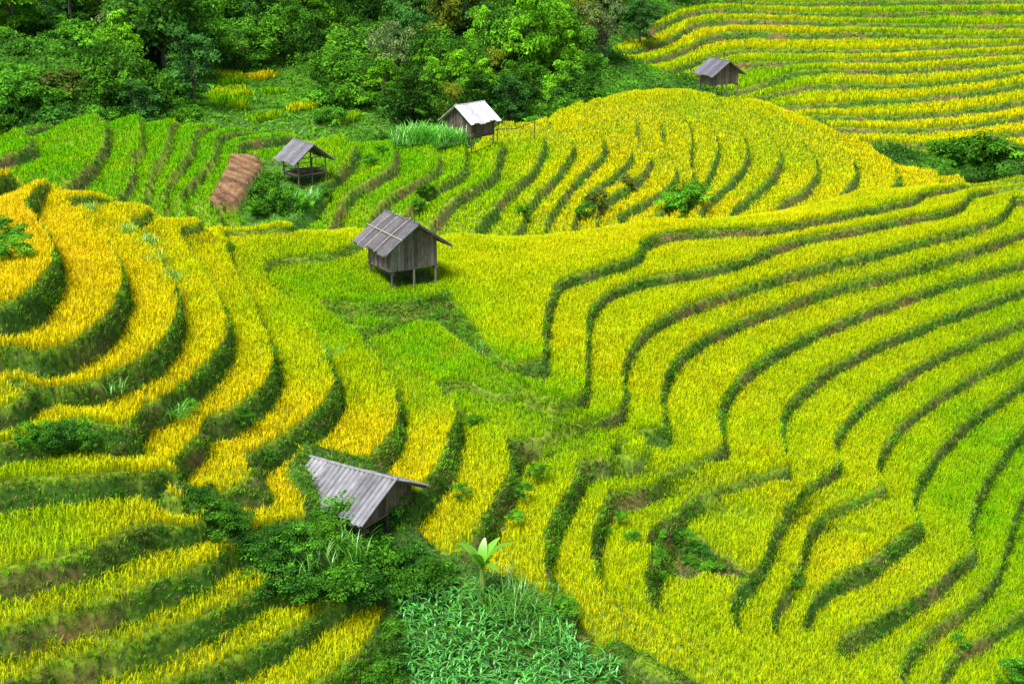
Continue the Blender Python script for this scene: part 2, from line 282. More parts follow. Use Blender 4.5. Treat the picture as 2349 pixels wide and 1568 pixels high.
def surf_mat(name,scale=(3,3,3),lo=.6,hi=1.3,rough=.9,bump=.3,metal=0,detail=8):
    m,t=nt(name); N=t.nodes; L=t.links
    out=N.new('ShaderNodeOutputMaterial'); a=N.new('ShaderNodeAttribute'); a.attribute_name='col'
    tc=N.new('ShaderNodeTexCoord'); mp=N.new('ShaderNodeMapping'); mp.inputs['Scale'].default_value=scale
    no=N.new('ShaderNodeTexNoise'); no.inputs['Scale'].default_value=1; no.inputs['Detail'].default_value=detail; no.inputs['Roughness'].default_value=.65
    L.new(tc.outputs['Object'],mp.inputs[0]); L.new(mp.outputs[0],no.inputs['Vector'])
    mr=N.new('ShaderNodeMapRange'); mr.inputs[1].default_value=.3; mr.inputs[2].default_value=.7; mr.inputs[3].default_value=lo; mr.inputs[4].default_value=hi
    L.new(no.outputs['Fac'],mr.inputs[0])
    vm=N.new('ShaderNodeVectorMath'); vm.operation='SCALE'; L.new(a.outputs['Color'],vm.inputs[0]); L.new(mr.outputs[0],vm.inputs['Scale'])
    b=N.new('ShaderNodeBsdfPrincipled'); b.inputs['Roughness'].default_value=rough; b.inputs['Metallic'].default_value=metal; b.inputs['Specular IOR Level'].default_value=.25
    L.new(vm.outputs[0],b.inputs['Base Color'])
    bp=N.new('ShaderNodeBump'); bp.inputs['Strength'].default_value=bump; bp.inputs['Distance'].default_value=.05; L.new(no.outputs['Fac'],bp.inputs['Height']); L.new(bp.outputs[0],b.inputs['Normal'])
    L.new(b.outputs[0],out.inputs[0]); return m
M_RICE=foliage_mat('rice_leaves',.4,.12,up=1.3); M_GRASS=foliage_mat('bank_grass',.35,.3,up=.6); M_LEAF=foliage_mat('tree_leaves',.35,.3,.3,up=.4); M_CROP=foliage_mat('maize_leaves',.3,.2,0,.08,up=.3)
M_SOIL=surf_mat('terrace_soil',(5,5,5),.45,1.6,.95,.6); M_WOOD=surf_mat('weathered_wood',(14,14,2.5),.45,1.5,.85,.4); M_ROOF=surf_mat('corrugated_sheet',(2,5,2),.6,1.3,.75,.1); M_BARK=surf_mat('bark',(4,4,1),.6,1.4)
# ---------- mesh helpers ----------
def fast_mesh(name,V,Fc,col,mat,k=4,smooth=False):
    me=bpy.data.meshes.new(name); V=np.asarray(V,np.float32); Fc=np.asarray(Fc,np.int32)
    me.vertices.add(len(V)); me.vertices.foreach_set('co',V.ravel()); n=len(Fc)
    me.loops.add(n*k); me.loops.foreach_set('vertex_index',Fc.ravel()); me.polygons.add(n)
    me.polygons.foreach_set('loop_start',np.arange(0,n*k,k,dtype=np.int32)); me.polygons.foreach_set('loop_total',np.full(n,k,np.int32))
    if smooth: me.polygons.foreach_set('use_smooth',np.ones(n,bool))
    c=me.color_attributes.new('col','FLOAT_COLOR','POINT'); cc=np.ones((len(V),4),np.float32); cc[:,:3]=col; c.data.foreach_set('color',cc.ravel())
    me.update(calc_edges=True); me.materials.append(mat); return me
def add_obj(name,data,loc=(0,0,0),rz=0,sc=1,parent=None,**props):
    o=bpy.data.objects.new(name,data); scene.collection.objects.link(o)
    if parent is not None: o.parent=parent
    o.location=loc; o.rotation_euler=(0,0,rz); o.scale=(sc,sc,sc) if not hasattr(sc,'__len__') else sc
    for k,v in props.items(): o[k]=v
    return o
def grid_obj(name,G,h,col,label,mask=None):
    ny,nx=G.X.shape; V=np.c_[G.X.ravel(),G.Y.ravel(),h.ravel()]
    idx=np.arange(ny*nx).reshape(ny,nx); Fc=np.stack([idx[:-1,:-1],idx[:-1,1:],idx[1:,1:],idx[1:,:-1]],-1).reshape(-1,4)
    if mask is not None:
        mm=mask.reshape(ny,nx); keep=(mm[:-1,:-1]&mm[:-1,1:]&mm[1:,1:]&mm[1:,:-1]).ravel(); Fc=Fc[keep]
    me=fast_mesh(name,V,Fc,col,M_SOIL,4,True)
    return add_obj(name,me,kind='structure',label=label,category='hill')
def lerp(a,b,t): return np.asarray(a)*(1-t[:,None])+np.asarray(b)*t[:,None]
RAMP=np.array([[.15,.54,.005],[.56,.72,.005],[.90,.76,.008],[.95,.62,.02]])
def ricecol(m):
    m=np.clip(m,0,1.6)*2; m=np.minimum(m,2.999); i=m.astype(int); f=(m-i)[:,None]; i2=np.minimum(i+1,3)
    return RAMP[i]*(1-f)+RAMP[i2]*f
def blades(base,h,col,tipcol,nb,spread,width,lean,kv=.22):
    n=len(base); b=np.repeat(base,nb,0); H=np.repeat(h,nb)*rng.uniform(.65,1.15,n*nb); az=rng.uniform(0,2*np.pi,n*nb); ln=rng.uniform(.1,1,n*nb)*lean*H
    o=rng.normal(0,1,(n*nb,2))*spread; b[:,:2]+=o
    d=np.c_[np.cos(az),np.sin(az),np.zeros(n*nb)]; p=np.c_[-np.sin(az),np.cos(az),np.zeros(n*nb)]
    mid=b+d*(ln*.45)[:,None]; mid[:,2]+=H*.72; tip=b+d*ln[:,None]; tip[:,2]+=H*rng.uniform(.75,1.,n*nb)
    w=(width*rng.uniform(.6,1.3,n*nb))[:,None]
    V=np.stack([b,mid-p*w,tip,mid+p*w],1).reshape(-1,3)
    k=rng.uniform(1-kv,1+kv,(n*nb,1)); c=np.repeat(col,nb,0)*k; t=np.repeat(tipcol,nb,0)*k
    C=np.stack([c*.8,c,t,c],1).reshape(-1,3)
    Fc=np.arange(n*nb*4).reshape(-1,4)
    return V,Fc,C
CA=cfield(GA,[(60,480,1.25),(200,600,1.2),(60,620,1.05),(100,790,1.1),(300,740,.8),(450,700,.7),(580,800,.72),(700,900,.8),(850,950,.85),(990,950,.82),(1120,1100,.7),(1000,620,.45),(1200,600,.6),(1500,540,.64),(2000,450,.58),(2300,430,.55),(1150,750,.6),(1400,850,.57),(1700,760,.52),(1800,900,.6),(2000,850,.5),(2200,820,.4),(2300,950,.2),(2200,1050,.25),(2300,1200,.1),(1700,1100,.58),(1900,1200,.62),(2050,1200,.58),(2150,1350,.52),(2300,1380,.32),(2000,1500,.48),(1400,1000,.28),(1250,950,.15),(900,720,.08),(800,680,.08),(850,720,.05),(700,600,.18),(640,530,.6),(760,520,.6),(1000,850,.06),(1100,930,.08),(1350,1030,.3),(1250,1100,.5),(1400,1250,.56),(1300,1250,.62),(1500,1480,.64),(1700,1480,.55),(1600,1420,.4),(150,1250,.42),(50,1230,.42),(300,1330,.65),(100,1500,.76),(500,1500,.74),(600,1540,.7),(400,1000,.98),(100,900,1.05),(240,1050,.55),(40,1050,.2),(600,1120,1.0),(30,1140,.25),(800,1500,.7),(300,540,.8),(450,580,.74),(550,640,.68),(2100,700,.5),(1300,700,.6)])
CM=cfield(GM,[(100,320,.05),(300,380,.08),(450,400,.05),(700,330,.1),(800,400,.1),(900,470,.15),(1050,430,.08),(1150,400,.08),(1210,340,.12),(1100,335,.5),(1250,400,.75),(1200,285,.75),(1300,265,.8),(1350,350,.82),(1450,240,.66),(1400,430,.8),(1500,420,.75),(1600,250,.55),(1650,350,.64),(1750,400,.57),(1780,290,.52),(1850,350,.57),(1920,370,.7),(2050,370,.95),(2120,390,.95),(1290,480,.75),(1980,345,.9)])
CF=cfield(GF,[(1500,100,.7),(1600,60,.74),(1700,60,.74),(1900,60,.7),(1800,100,.7),(2100,110,.7),(1780,160,.05),(1740,180,.0),(1900,180,.52),(1900,225,.64),(2200,210,.68),(2100,280,.7),(2300,270,.75),(2200,320,.72),(2000,40,.15),(2200,40,.2),(1700,30,.5),(2000,10,.35),(2300,10,.45),(1500,20,.2),(2200,70,.2),(2300,100,.6),(2300,170,.55)],2.)
PC=wpoly(GA,[(890,1360),(1000,1350),(1120,1380),(1290,1450),(1440,1568),(1400,1640),(950,1640),(930,1450)])
PS=wpoly(GA,[(1480,1230),(1510,1195),(1560,1180),(1610,1205),(1650,1250),(1700,1290),(1725,1325),(1680,1330),(1620,1300),(1560,1310),(1500,1290)])
PH=wpoly(GA,[(860,620),(985,625),(1000,660),(900,672)])
h5=at_y(1648,214,143.); h5[2]=GM.get('Z',h5[:1],h5[1:2])[0]
C5=np.array([[h5[0]+3*math.cos(a),h5[1]-1+4*math.sin(a)] for a in np.linspace(0,6.28,9)[:-1]])
h4=gm(1078,312,115.); C4=np.array([[h4[0]+2.4*math.cos(a),h4[1]+2.4*math.sin(a)] for a in np.linspace(0,6.28,9)[:-1]])
def veg(G,CG,st,wob,rh,nb,width,spread,excl,ext=.385,grassst=.1,gh=.2,gw=.015,ymin=0,ymax=999,Mreq=None,gnb=4,push=.05):
    x0,x1,y0,y1=G.xs[0],G.xs[-1],G.ys[0],G.ys[-1]
    def scat(st):
        x,y=np.meshgrid(np.arange(x0,x1,st),np.arange(max(y0,ymin),min(y1,ymax),st)); x=x.ravel()+rng.uniform(-.5,.5,x.size)*st; y=y.ravel()+rng.uniform(-.5,.5,y.size)*st
        k=np.abs(x)<ext*y+1.5; return x[k],y[k]
    x,y=scat(st); h,fr,M,L,w=hfun(G,x,y,wob); h=np.minimum(G.get('H',x,y),h+.1)
    ex=np.zeros(len(x),bool)
    for pl in excl: ex|=inpoly(x,y,pl)
    ok=((fr<1-w-.015)&(fr>.03)|(M<.22))&~ex
    if Mreq is not None: ok&=M>Mreq
    x,y,h,M=x[ok],y[ok],h[ok],M[ok]
    m=CG.get('c',x,y)+.11*vn(x,y,3.5,3)+.08*vn(x,y,.7,4)+rng.normal(0,.06,len(x))
    c=ricecol(m); tip=ricecol(m+.10)*1.05
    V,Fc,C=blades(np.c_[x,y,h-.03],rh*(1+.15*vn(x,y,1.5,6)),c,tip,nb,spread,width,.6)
    x,y=scat(grassst); _,fr,M,L,w=hfun(G,x,y,wob); h=G.get('H',x,y); e=G.st*.8
    gx=G.get('H',x+e,y)-G.get('H',x-e,y); gy=G.get('H',x,y+e)-G.get('H',x,y-e); gn=np.hypot(gx,gy)+1e-6; steep=gn/(2*e)
    ok=((steep>1.2)|(fr<.03)|(fr>1-w-.02))&(M>.2)
    ex=np.zeros(len(x),bool)
    for pl in excl: ex|=inpoly(x,y,pl)
    xz,yz=x+h*.9,y+h*1.7
    ok=(ok&(rng.random(len(x))<.7+.6*vn(xz,yz,.8,8)))|(ex&(rng.random(len(x))<.4))
    if Mreq is not None: ok&=M>Mreq
    x,y,h,fr,gx,gy,gn,steep,xz,yz=[a[ok] for a in (x,y,h,fr,gx,gy,gn,steep,xz,yz)]
    s_=np.where(steep>1.2,push,0.)*rng.uniform(.5,2,len(x)); x=x-gx/gn*s_; y=y-gy/gn*s_
    t=np.clip(.48+.6*vn(xz,yz,.9,9)+rng.normal(0,.3,len(x)),0,1)
    gc=lerp([.045,.14,.010],[.18,.43,.015],t); br=rng.random(len(x))<.10; gc[br]=[.26,.20,.07]
    gc[fr<.03]*=1.25
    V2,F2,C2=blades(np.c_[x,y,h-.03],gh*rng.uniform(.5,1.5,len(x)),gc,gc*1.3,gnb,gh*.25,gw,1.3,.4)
    return (V,Fc,C),(V2,F2,C2)
def ground(G,wob):
    x,y=G.X.ravel(),G.Y.ravel(); h,fr,M,L,w=hfun(G,x,y,wob)
    ris=np.clip((fr-(1-w-.03))/.03,0,1)*M
    tread=np.tile([.17,.26,.012],(len(x),1)); t=np.clip(.2+.7*vn(x,y,2.3,11)+.4*vn(x+h,y+h*1.5,.5,12),0,1)
    rc=lerp([.05,.13,.012],[.20,.12,.05],t); col=tread*(1-ris[:,None])+rc*ris[:,None]
    h=h+(.07*vn(x,y,.5,13)+.05*vn(x,y,.25,14))*ris; G.set('H',h); return h,col
hA,cA=ground(GA,.016)
for pl,cc in ((PH,(.3,.2,.13)),(PS,(.15,.11,.05)),(PB,(.05,.13,.02))):
    k=inpoly(xa,ya,pl); cA[k]=cc
k=inpoly(xa,ya,PS); hA=hA+np.where(k,.35*vn(xa,ya,.9,15)-.2,0); GA.set('H',hA)
grid_obj('terraced_hill',GA,hA,cA,'stepped rice terrace slope with grassy earth banks')
r,g=veg(GA,CA,.140,.016,.40,8,.0132,.045,[PB,PC,PS,PH],grassst=.065,gh=.15,gw=.016,gnb=4)
add_obj('rice_crop',fast_mesh('rice_crop',*r,M_RICE),kind='stuff',label='ripening yellow green rice standing on terraces',category='rice')
add_obj('bank_grass',fast_mesh('bank_grass',*g,M_GRASS),kind='stuff',label='short green grass on terrace banks',category='grass')
print('A',time.time()-T0,len(r[1]),len(g[1]))
hM,cM=ground(GM,.022)
k=inpoly(gx_,gy_,PBR); hM=np.where(k,GM.f['Z'].ravel(),hM); GM.set('H',hM)
fur=np.sin(gx_*3+gy_*6.+2*vn(gx_,gy_,1.5,71))*.5+.5; cM[k]=(np.array([.27,.15,.075])*(.55+.5*fur[:,None]+.4*vn(gx_,gy_,.8,72)[:,None]))[k]
k=inpoly(gx_,gy_,PG); cM[k]=[.06,.18,.02]
grid_obj('terraced_hill',GM,hM,cM,'rounded hill stepped with green and yellow terraces')
r,g=veg(GM,CM,.28,.022,.44,8,.027,.085,[PBR,PG,C5,C4],grassst=.17,gh=.2,gw=.027,ymax=160,push=.08)
pk=inpoly(g[0][::4,0],g[0][::4,1],PBR); keep=~pk|(rng.random(len(pk))<.08)
gcx=g[2].reshape(-1,4,3); gcx[pk]=[.40,.29,.14]
gv=g[0].reshape(-1,4,3)[keep].reshape(-1,3); gcx=gcx[keep].reshape(-1,3); g=(gv,np.arange(len(gv)).reshape(-1,4),gcx)
add_obj('rice_crop',fast_mesh('rice_crop_m',*r,M_RICE),kind='stuff',label='bright green and yellow rice on rounded hill',category='rice')
add_obj('bank_grass',fast_mesh('bank_grass_m',*g,M_GRASS),kind='stuff',label='green grass on terrace banks of the rounded hill',category='grass')
print('M',time.time()-T0,len(r[1]),len(g[1]))
hT,cT=ground(GT,.03)
grid_obj('terraced_hillside',GT,hT,cT,'distant hillside cut into long level rice terraces',mask=(m2.ravel()>.3))
r,g=veg(GT,CF,.42,.03,.8,8,.045,.13,[],grassst=.28,gh=.35,gw=.045,Mreq=.5,ext=.40,push=.12)
add_obj('rice_crop',fast_mesh('rice_crop_f',*r,M_RICE),kind='stuff',label='yellow rice in long narrow bands on distant hillside',category='rice')
add_obj('bank_grass',fast_mesh('bank_grass_f',*g,M_GRASS),kind='stuff',label='dark green grass on distant terrace banks',category='grass')
x,y=GF.X.ravel(),GF.Y.ravel(); inT=inpoly(x,y,TP)|((y>215)&(x>30)); hf=GF.f['Z'].ravel()+.5*vn(x,y,7,20)*(~inT); hf=np.where(inT,hf-2.2,hf)
t=np.clip(.5+.6*vn(x,y,9,21),0,1); cf=lerp([.04,.10,.015],[.09,.22,.02],t)
grid_obj('forest_hillside',GF,hf,cf,'steep green hillside below dense woodland')
def gF(x,y): return GF.get('Z',np.atleast_1d(x),np.atleast_1d(y))
gp=np.arange(-1,1.01,.1)*1500; gX,gY=np.meshgrid(gp,gp+300); ii=np.arange(gX.size).reshape(gX.shape)
add_obj('ground',fast_mesh('ground',np.c_[gX.ravel(),gY.ravel(),np.full(gX.size,-1.)],np.stack([ii[:-1,:-1],ii[:-1,1:],ii[1:,1:],ii[1:,:-1]],-1).reshape(-1,4),[.05,.1,.02],M_SOIL),kind='structure',label='valley ground green with grass and scrub',category='ground')
pv=[]
for pl,m in [([(425,168),(500,168),(560,174),(560,182),(500,183),(430,180)],.5),([(478,212),(560,210),(580,218),(575,228),(490,228)],.35),([(655,258),(700,248),(758,240),(760,247),(720,260),(662,268)],.65),([(560,178),(620,168),(640,172),(600,182)],.9),([(520,254),(560,252),(572,260),(530,264)],.3),([(560,282),(640,272),(650,280),(580,292)],.2),([(760,285),(820,275),(830,283),(780,295)],.25),([(600,215),(650,208),(655,216),(610,224)],.1),([(500,190),(560,188),(560,198),(505,200)],.1),([(480,235),(560,238),(560,248),(485,246)],.1)]:
    wp=wpoly(GF,pl,t0=118); x0,y0=wp.min(0); x1,y1=wp.max(0); n=int((x1-x0)*(y1-y0)*6); x=rng.uniform(x0,x1,n); y=rng.uniform(y0,y1,n); k=inpoly(x,y,wp); x,y=x[k],y[k]
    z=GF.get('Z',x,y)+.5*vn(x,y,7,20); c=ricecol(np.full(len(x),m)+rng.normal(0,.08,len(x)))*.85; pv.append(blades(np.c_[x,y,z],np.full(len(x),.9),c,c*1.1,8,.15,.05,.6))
V=np.vstack([a[0] for a in pv]); C=np.vstack([a[2] for a in pv])
add_obj('rice_crop',fast_mesh('rice_crop_v',V,np.arange(len(V)).reshape(-1,4),C,M_RICE),kind='stuff',label='small yellow rice plots in grassy valley clearing',category='rice')
# ---------- leaf cloud ----------
def leafquads(c,nrm,size,col,rg):
    n=len(c); a=rg.normal(size=(n,3)); t=np.cross(nrm,a); t/=np.linalg.norm(t,axis=1)[:,None]+1e-9; b=np.cross(nrm,t)
    s=(size*rg.uniform(.6,1.3,n))[:,None]
    V=np.stack([c-t*s,c-b*s*.55,c+t*s,c+b*s*.55],1).reshape(-1,3)
    return V,np.arange(4*n).reshape(-1,4),np.repeat(col*rg.uniform(.6,1.4,(n,1)),4,0)
def crown(name,seed,rx,rz,cz,ncl,nl,leaf,cdark,clight,clr=.33):
    rg=np.random.default_rng(seed); Vs=[];Cs=[];cents=[]
    off=rg.normal(0,.25,(4,2))*rx
    for i in range(ncl):
        d=rg.normal(size=3); d/=np.linalg.norm(d); rr=rg.uniform(.3,1)**.6; o=off[i%4]*(1.1-.3*rr)
        c=np.array([d[0]*rx*rr*.9+o[0],d[1]*rx*rr*.9+o[1],cz+d[2]*rz*rr]); cents.append(c); cr=rx*clr*rg.uniform(.45,1.3)
        n=rg.normal(size=(nl,3)); n/=np.linalg.norm(n,axis=1)[:,None]; n[:,2]=np.where(n[:,2]<-.3,-n[:,2],n[:,2])
        p=c+n*cr*rg.uniform(.5,1.2,(nl,1))*[1,1,.75]
        nn=n+rg.normal(size=(nl,3))*.6+[0,0,.5]; nn/=np.linalg.norm(nn,axis=1)[:,None]
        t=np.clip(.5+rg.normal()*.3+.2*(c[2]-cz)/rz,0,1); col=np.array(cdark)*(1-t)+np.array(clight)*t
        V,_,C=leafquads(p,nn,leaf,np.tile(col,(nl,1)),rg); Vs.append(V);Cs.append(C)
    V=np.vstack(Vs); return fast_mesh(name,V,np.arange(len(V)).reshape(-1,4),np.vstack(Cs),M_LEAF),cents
class MB:
    def __init__(s): s.v=[];s.f=[];s.c=[]
    def quad_box(s,c,sz,col,R=None):
        x,y,z=np.array(sz)/2; p=np.array([[-x,-y,-z],[x,-y,-z],[x,y,-z],[-x,y,-z],[-x,-y,z],[x,-y,z],[x,y,z],[-x,y,z]])
        if R is not None: p=p@np.array(R).T
        s.raw(p+np.array(c),[(0,3,2,1),(4,5,6,7),(0,1,5,4),(1,2,6,5),(2,3,7,6),(3,0,4,7)],col)
    def raw(s,p,f,col):
        b=len(s.v); s.v+=[tuple(q) for q in p]; s.f+=[tuple(b+i for i in q) for q in f]; s.c+=[tuple(col)]*len(p)
    def tube(s,pts,rad,col,n=7):
        pts=[np.array(p,float) for p in pts]; rings=[]
        for i,p in enumerate(pts):
            d=pts[min(i+1,len(pts)-1)]-pts[max(i-1,0)]; d/=np.linalg.norm(d)+1e-9
            a=np.cross(d,[0,0,1.]) if abs(d[2])<.9 else np.cross(d,[1.,0,0]); a/=np.linalg.norm(a); b=np.cross(d,a)
            rings.append([p+rad[i]*(math.cos(t)*a+math.sin(t)*b) for t in np.linspace(0,2*math.pi,n,endpoint=False)])
        p=[q for r in rings for q in r]; f=[]
        for i in range(len(pts)-1):
            for j in range(n): f.append((i*n+j,i*n+(j+1)%n,(i+1)*n+(j+1)%n,(i+1)*n+j))
        f.append(tuple(range(n))[::-1]); f.append(tuple((len(pts)-1)*n+j for j in range(n)))
        s.raw(p,f,col)
    def mesh(s,name,mat):
        me=bpy.data.meshes.new(name); me.from_pydata(s.v,[],s.f); c=me.color_attributes.new('col','FLOAT_COLOR','POINT')
        cc=np.ones((len(s.v),4),np.float32); cc[:,:3]=s.c; c.data.foreach_set('color',cc.ravel()); me.materials.append(mat); me.update(); return me
# ---------- trees ----------
TV=[]
spec=[
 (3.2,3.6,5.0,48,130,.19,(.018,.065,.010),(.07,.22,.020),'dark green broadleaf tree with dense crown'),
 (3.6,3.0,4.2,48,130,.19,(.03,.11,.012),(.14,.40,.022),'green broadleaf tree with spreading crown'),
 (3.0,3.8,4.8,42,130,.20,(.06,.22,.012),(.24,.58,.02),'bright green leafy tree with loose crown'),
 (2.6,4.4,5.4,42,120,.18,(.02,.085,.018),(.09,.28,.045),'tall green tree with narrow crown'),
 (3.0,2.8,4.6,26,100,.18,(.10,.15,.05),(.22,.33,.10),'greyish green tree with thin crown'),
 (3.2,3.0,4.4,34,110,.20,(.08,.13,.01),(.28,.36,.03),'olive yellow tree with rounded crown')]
for i,(rx,rz,cz,ncl,nl,lf,cd,cl,lab) in enumerate(spec):
    cm,ce=crown('crown',50+i,rx,rz,cz,ncl,nl,lf,cd,cl)
    b=MB(); rg=np.random.default_rng(i); b.tube([(0,0,-1.5),(.1,0,cz*.4),(-.1,.15,cz*.8),(0,0,cz+rz*.5)],[.24,.18,.12,.05],(.12,.1,.08))
    for c in ce[:10]:
        s=np.array([0,0,cz*.45+rg.uniform(0,1.5)]); b.tube([s,(s+c)/2+[0,0,.3],c],[.1,.06,.03],(.12,.1,.08),5)
    TV.append((b.mesh('trunk',M_BARK),cm,lab))
def put_tree(x,y,z,k,s,group='trees of the hillside wood'):
    tm,cm,lab=TV[k]; e=add_obj('tree',None,(x,y,z-.4),rng.uniform(0,6.28),(s*rng.uniform(.8,1.2),s*rng.uniform(.8,1.2),s*rng.uniform(.8,1.3)),label=lab,category='tree',group=group)
    add_obj('trunk',tm,parent=e); add_obj('crown',cm,parent=e)
def inpx(u,v,poly): return inpoly(np.array([float(u)]),np.array([float(v)]),poly)[0]
clear=[(405,165),(560,160),(700,175),(780,240),(920,300),(900,330),(400,330),(430,240)]
def F_hit(u,v): return GF.hit([u],[v],t0=118)[0]
pp=catmull([(193,158),(208,163),(222,178),(220,190),(205,203),(190,210)],8); PW=GF.hit(pp[:,0],pp[:,1],t0=118); PW=PW[~np.isnan(PW[:,0])]; PW[:,2]=GF.get('Z',PW[:,0],PW[:,1])+.5*vn(PW[:,0],PW[:,1],7,20)+.25
placed=[]
n=0;tries=0
while n<235 and tries<9000:
    tries+=1
    u=rng.uniform(-60,1560); v=rng.uniform(-60,330) if u>250 else rng.uniform(-60,90)
    if u>1400 and v>110 : continue
    if u>1480 and v>20: continue
    if inpx(u,v,clear): continue
    if v<0:
        x=(u-1174)/F*235; y=rng.uniform(228,270); q=np.array([x,y,gF(x,y)[0]])
    else: q=F_hit(u,v)
    if np.isnan(q[0]): continue
    s=rng.uniform(.45,1.1)*(.75 if v>230 else 1)
    if any((q[0]-a)**2+(q[1]-b_)**2<(2.2*(s+c)/1.0)**2*.5 for a,b_,c in placed): continue
    placed.append((q[0],q[1],s))
    w=[.32,.30,.10,.16,.06,.06]
    if v>150 or u<300: w=[.12,.36,.20,.14,.10,.08]
    if 420<u<760 and v<160: w=[.1,.4,.4,.1,0,0]
    put_tree(*q,rng.choice(6,p=w),s); n+=1
for u,v,k,s in [(1215,215,2,1.15),(1175,200,1,1.0),(1270,200,2,.95),(1385,150,4,1.0),(1040,130,5,1.1),(380,190,0,1.4),(290,140,4,1.0),(450,260,3,.7),(1050,235,2,.6),(1110,235,2,.5),(930,190,3,.9)]:
    q=F_hit(u,v)
    if not np.isnan(q[0]): put_tree(*q,k,s,'single trees at the wood edge')
print('trees',n,time.time()-T0)
x=rng.uniform(-95,80,150000); y=rng.uniform(118,245,150000); k=(np.abs(x)<.4*y+4)&~inpoly(x,y,TP)&~((x>40)&(y>175)); x,y=x[k],y[k]
pd_,_=linedist(x,y,PW[:,:2]); k=pd_>.9; x,y=x[k],y[k]
CLW=wpoly(GF,[(415,160),(560,155),(700,165),(780,230),(900,300),(880,330),(420,330),(430,240)],t0=118)
inC=inpoly(x,y,CLW); k=~inC|(rng.random(len(x))<.7); x,y,inC=x[k],y[k],inC[k]
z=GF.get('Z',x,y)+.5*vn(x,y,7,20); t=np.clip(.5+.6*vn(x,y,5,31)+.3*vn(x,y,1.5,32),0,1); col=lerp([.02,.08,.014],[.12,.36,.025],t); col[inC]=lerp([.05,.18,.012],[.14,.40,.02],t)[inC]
pd_,_=linedist(x,y,PW[:,:2])
hh=np.where(inC,.12,.2+1.3*np.clip(vn(x,y,2.5,33)+.4,0,1))*np.clip(pd_/4,.15,1)
c3=np.repeat(np.c_[x,y,z],4,0); c3+=rng.normal(0,.33,c3.shape)*[1,1,.2]; c3[:,2]+=np.repeat(hh,4)*rng.uniform(.1,1,len(c3))
nn=rng.normal(size=c3.shape)*.7+[0,-.3,.9]; nn/=np.linalg.norm(nn,axis=1)[:,None]
V,Fc,C=leafquads(c3,nn,.2,np.repeat(col,4,0),rng)
add_obj('undergrowth',fast_mesh('undergrowth',V,Fc,C,M_GRASS),kind='stuff',label='dense green undergrowth covering the wooded slope',category='undergrowth')
# ---------- bushes ----------
BV=[]
for i,(cd,cl,lab) in enumerate([((.03,.12,.012),(.12,.38,.025),'leafy green bush on terrace bank'),((.04,.17,.015),(.17,.48,.025),'bright green leafy bush'),((.025,.10,.015),(.09,.30,.03),'dark green shrub with small leaves'),((.07,.10,.02),(.17,.25,.04),'olive green scrubby bush')]):
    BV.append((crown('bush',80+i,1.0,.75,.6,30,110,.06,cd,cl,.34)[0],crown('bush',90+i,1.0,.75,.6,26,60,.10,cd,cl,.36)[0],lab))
def put_bush(q,k,s,far=False,group='bushes on the slopes'):
    add_obj('bush',BV[k][1 if far else 0],tuple(q),rng.uniform(0,6.28),(s*rng.uniform(.8,1.25),s*rng.uniform(.8,1.25),s*rng.uniform(.75,1.25)),label=BV[k][2],category='bush',group=group)
for u,v,k,s in [(450,1140,2,.5),(480,1180,0,.6),(530,1190,2,.7),(500,1220,0,.6),(560,1250,2,.7),(600,1290,0,.8),(640,1260,2,.8),(680,1260,0,.7),(720,1220,1,.7),(760,1190,0,.85),(800,1165,1,.95),(840,1150,0,1.05),(880,1170,0,1.),(780,1270,1,.8),(840,1280,0,.9),(900,1300,0,.8),(950,1300,2,.8),(980,1330,0,.7),(650,1340,2,.8),(700,1350,0,.8),(760,1340,0,.9),(820,1350,2,.9),(880,1360,0,.8),(930,1350,0,.6),(1020,1330,0,.6),(890,1450,0,.5),(900,1520,2,.6),(870,1560,0,.7),(1290,1400,1,.5),
   (100,1000,0,.5),(150,1010,2,.6),(60,1010,0,.45),(200,1010,0,.4),(10,570,1,.9),(10,530,0,.8),(1090,960,1,.4),(1230,1080,0,.4),(1200,1130,0,.4),(1180,1180,1,.3),(2330,1560,0,.7),(2200,1480,0,.4),(560,960,0,.35),(430,930,1,.35),(740,830,1,.3),(1575,1230,1,.3),(1500,1270,0,.3),(1060,1130,0,.3),(1420,1180,1,.3),(1450,1230,0,.3)]:
    q=GA.hit([u],[v])[0]
    if not np.isnan(q[0]): q[2]-=.5*s; put_bush(q,k,s)
for i in range(38):
    u=rng.uniform(1480,1725); v=rng.uniform(1180,1330); q=GA.hit([u],[v])[0]
    if not np.isnan(q[0]) and inpoly(q[:1],q[1:2],PS)[0]: q[2]=GA.get('H',q[:1],q[1:2])[0]-.06; put_bush(q,rng.choice(4,p=[.3,.3,.2,.2]),rng.uniform(.15,.36),False,'small shrubs on eroded bank')
xx=rng.uniform(-24,22,60000); yy=rng.uniform(36,66,60000); hh_,fr_,M_,L_,w_=hfun(GA,xx,yy,.016); k=(fr_>1-w_*.8)&(M_>.9)&(np.abs(xx)<.35*yy)&(vn(xx,yy,2.5,44)>.05)&((xx<9)|(rng.random(len(xx))<.3)); xx,yy=xx[k],yy[k]; hh_=GA.get('H',xx,yy)
for i in range(min(95,len(xx))): put_bush(np.array([xx[i],yy[i],hh_[i]-.12]),rng.choice(4,p=[.35,.35,.15,.15]),rng.uniform(.14,.3),False,'small shrubs on terrace banks')
for u,v,k,s in [(1570,460,1,1.3),(1545,475,1,1.1),(1590,445,1,.9),(1340,490,0,.7),(1370,470,3,.7),(620,430,1,.8),(600,450,1,.8),(640,475,1,.8),(665,450,0,.6),(690,480,1,.7),(590,480,1,.7),(980,440,0,.7),(960,470,1,.6),(850,370,0,.5),(880,345,0,.5),(1440,420,3,.6),(1200,490,1,.6),(750,450,1,.5)]:
    q=GM.hit([u],[v],85,165)[0]
    if not np.isnan(q[0]): q[2]-=.4*s; put_bush(q,k,s,True)
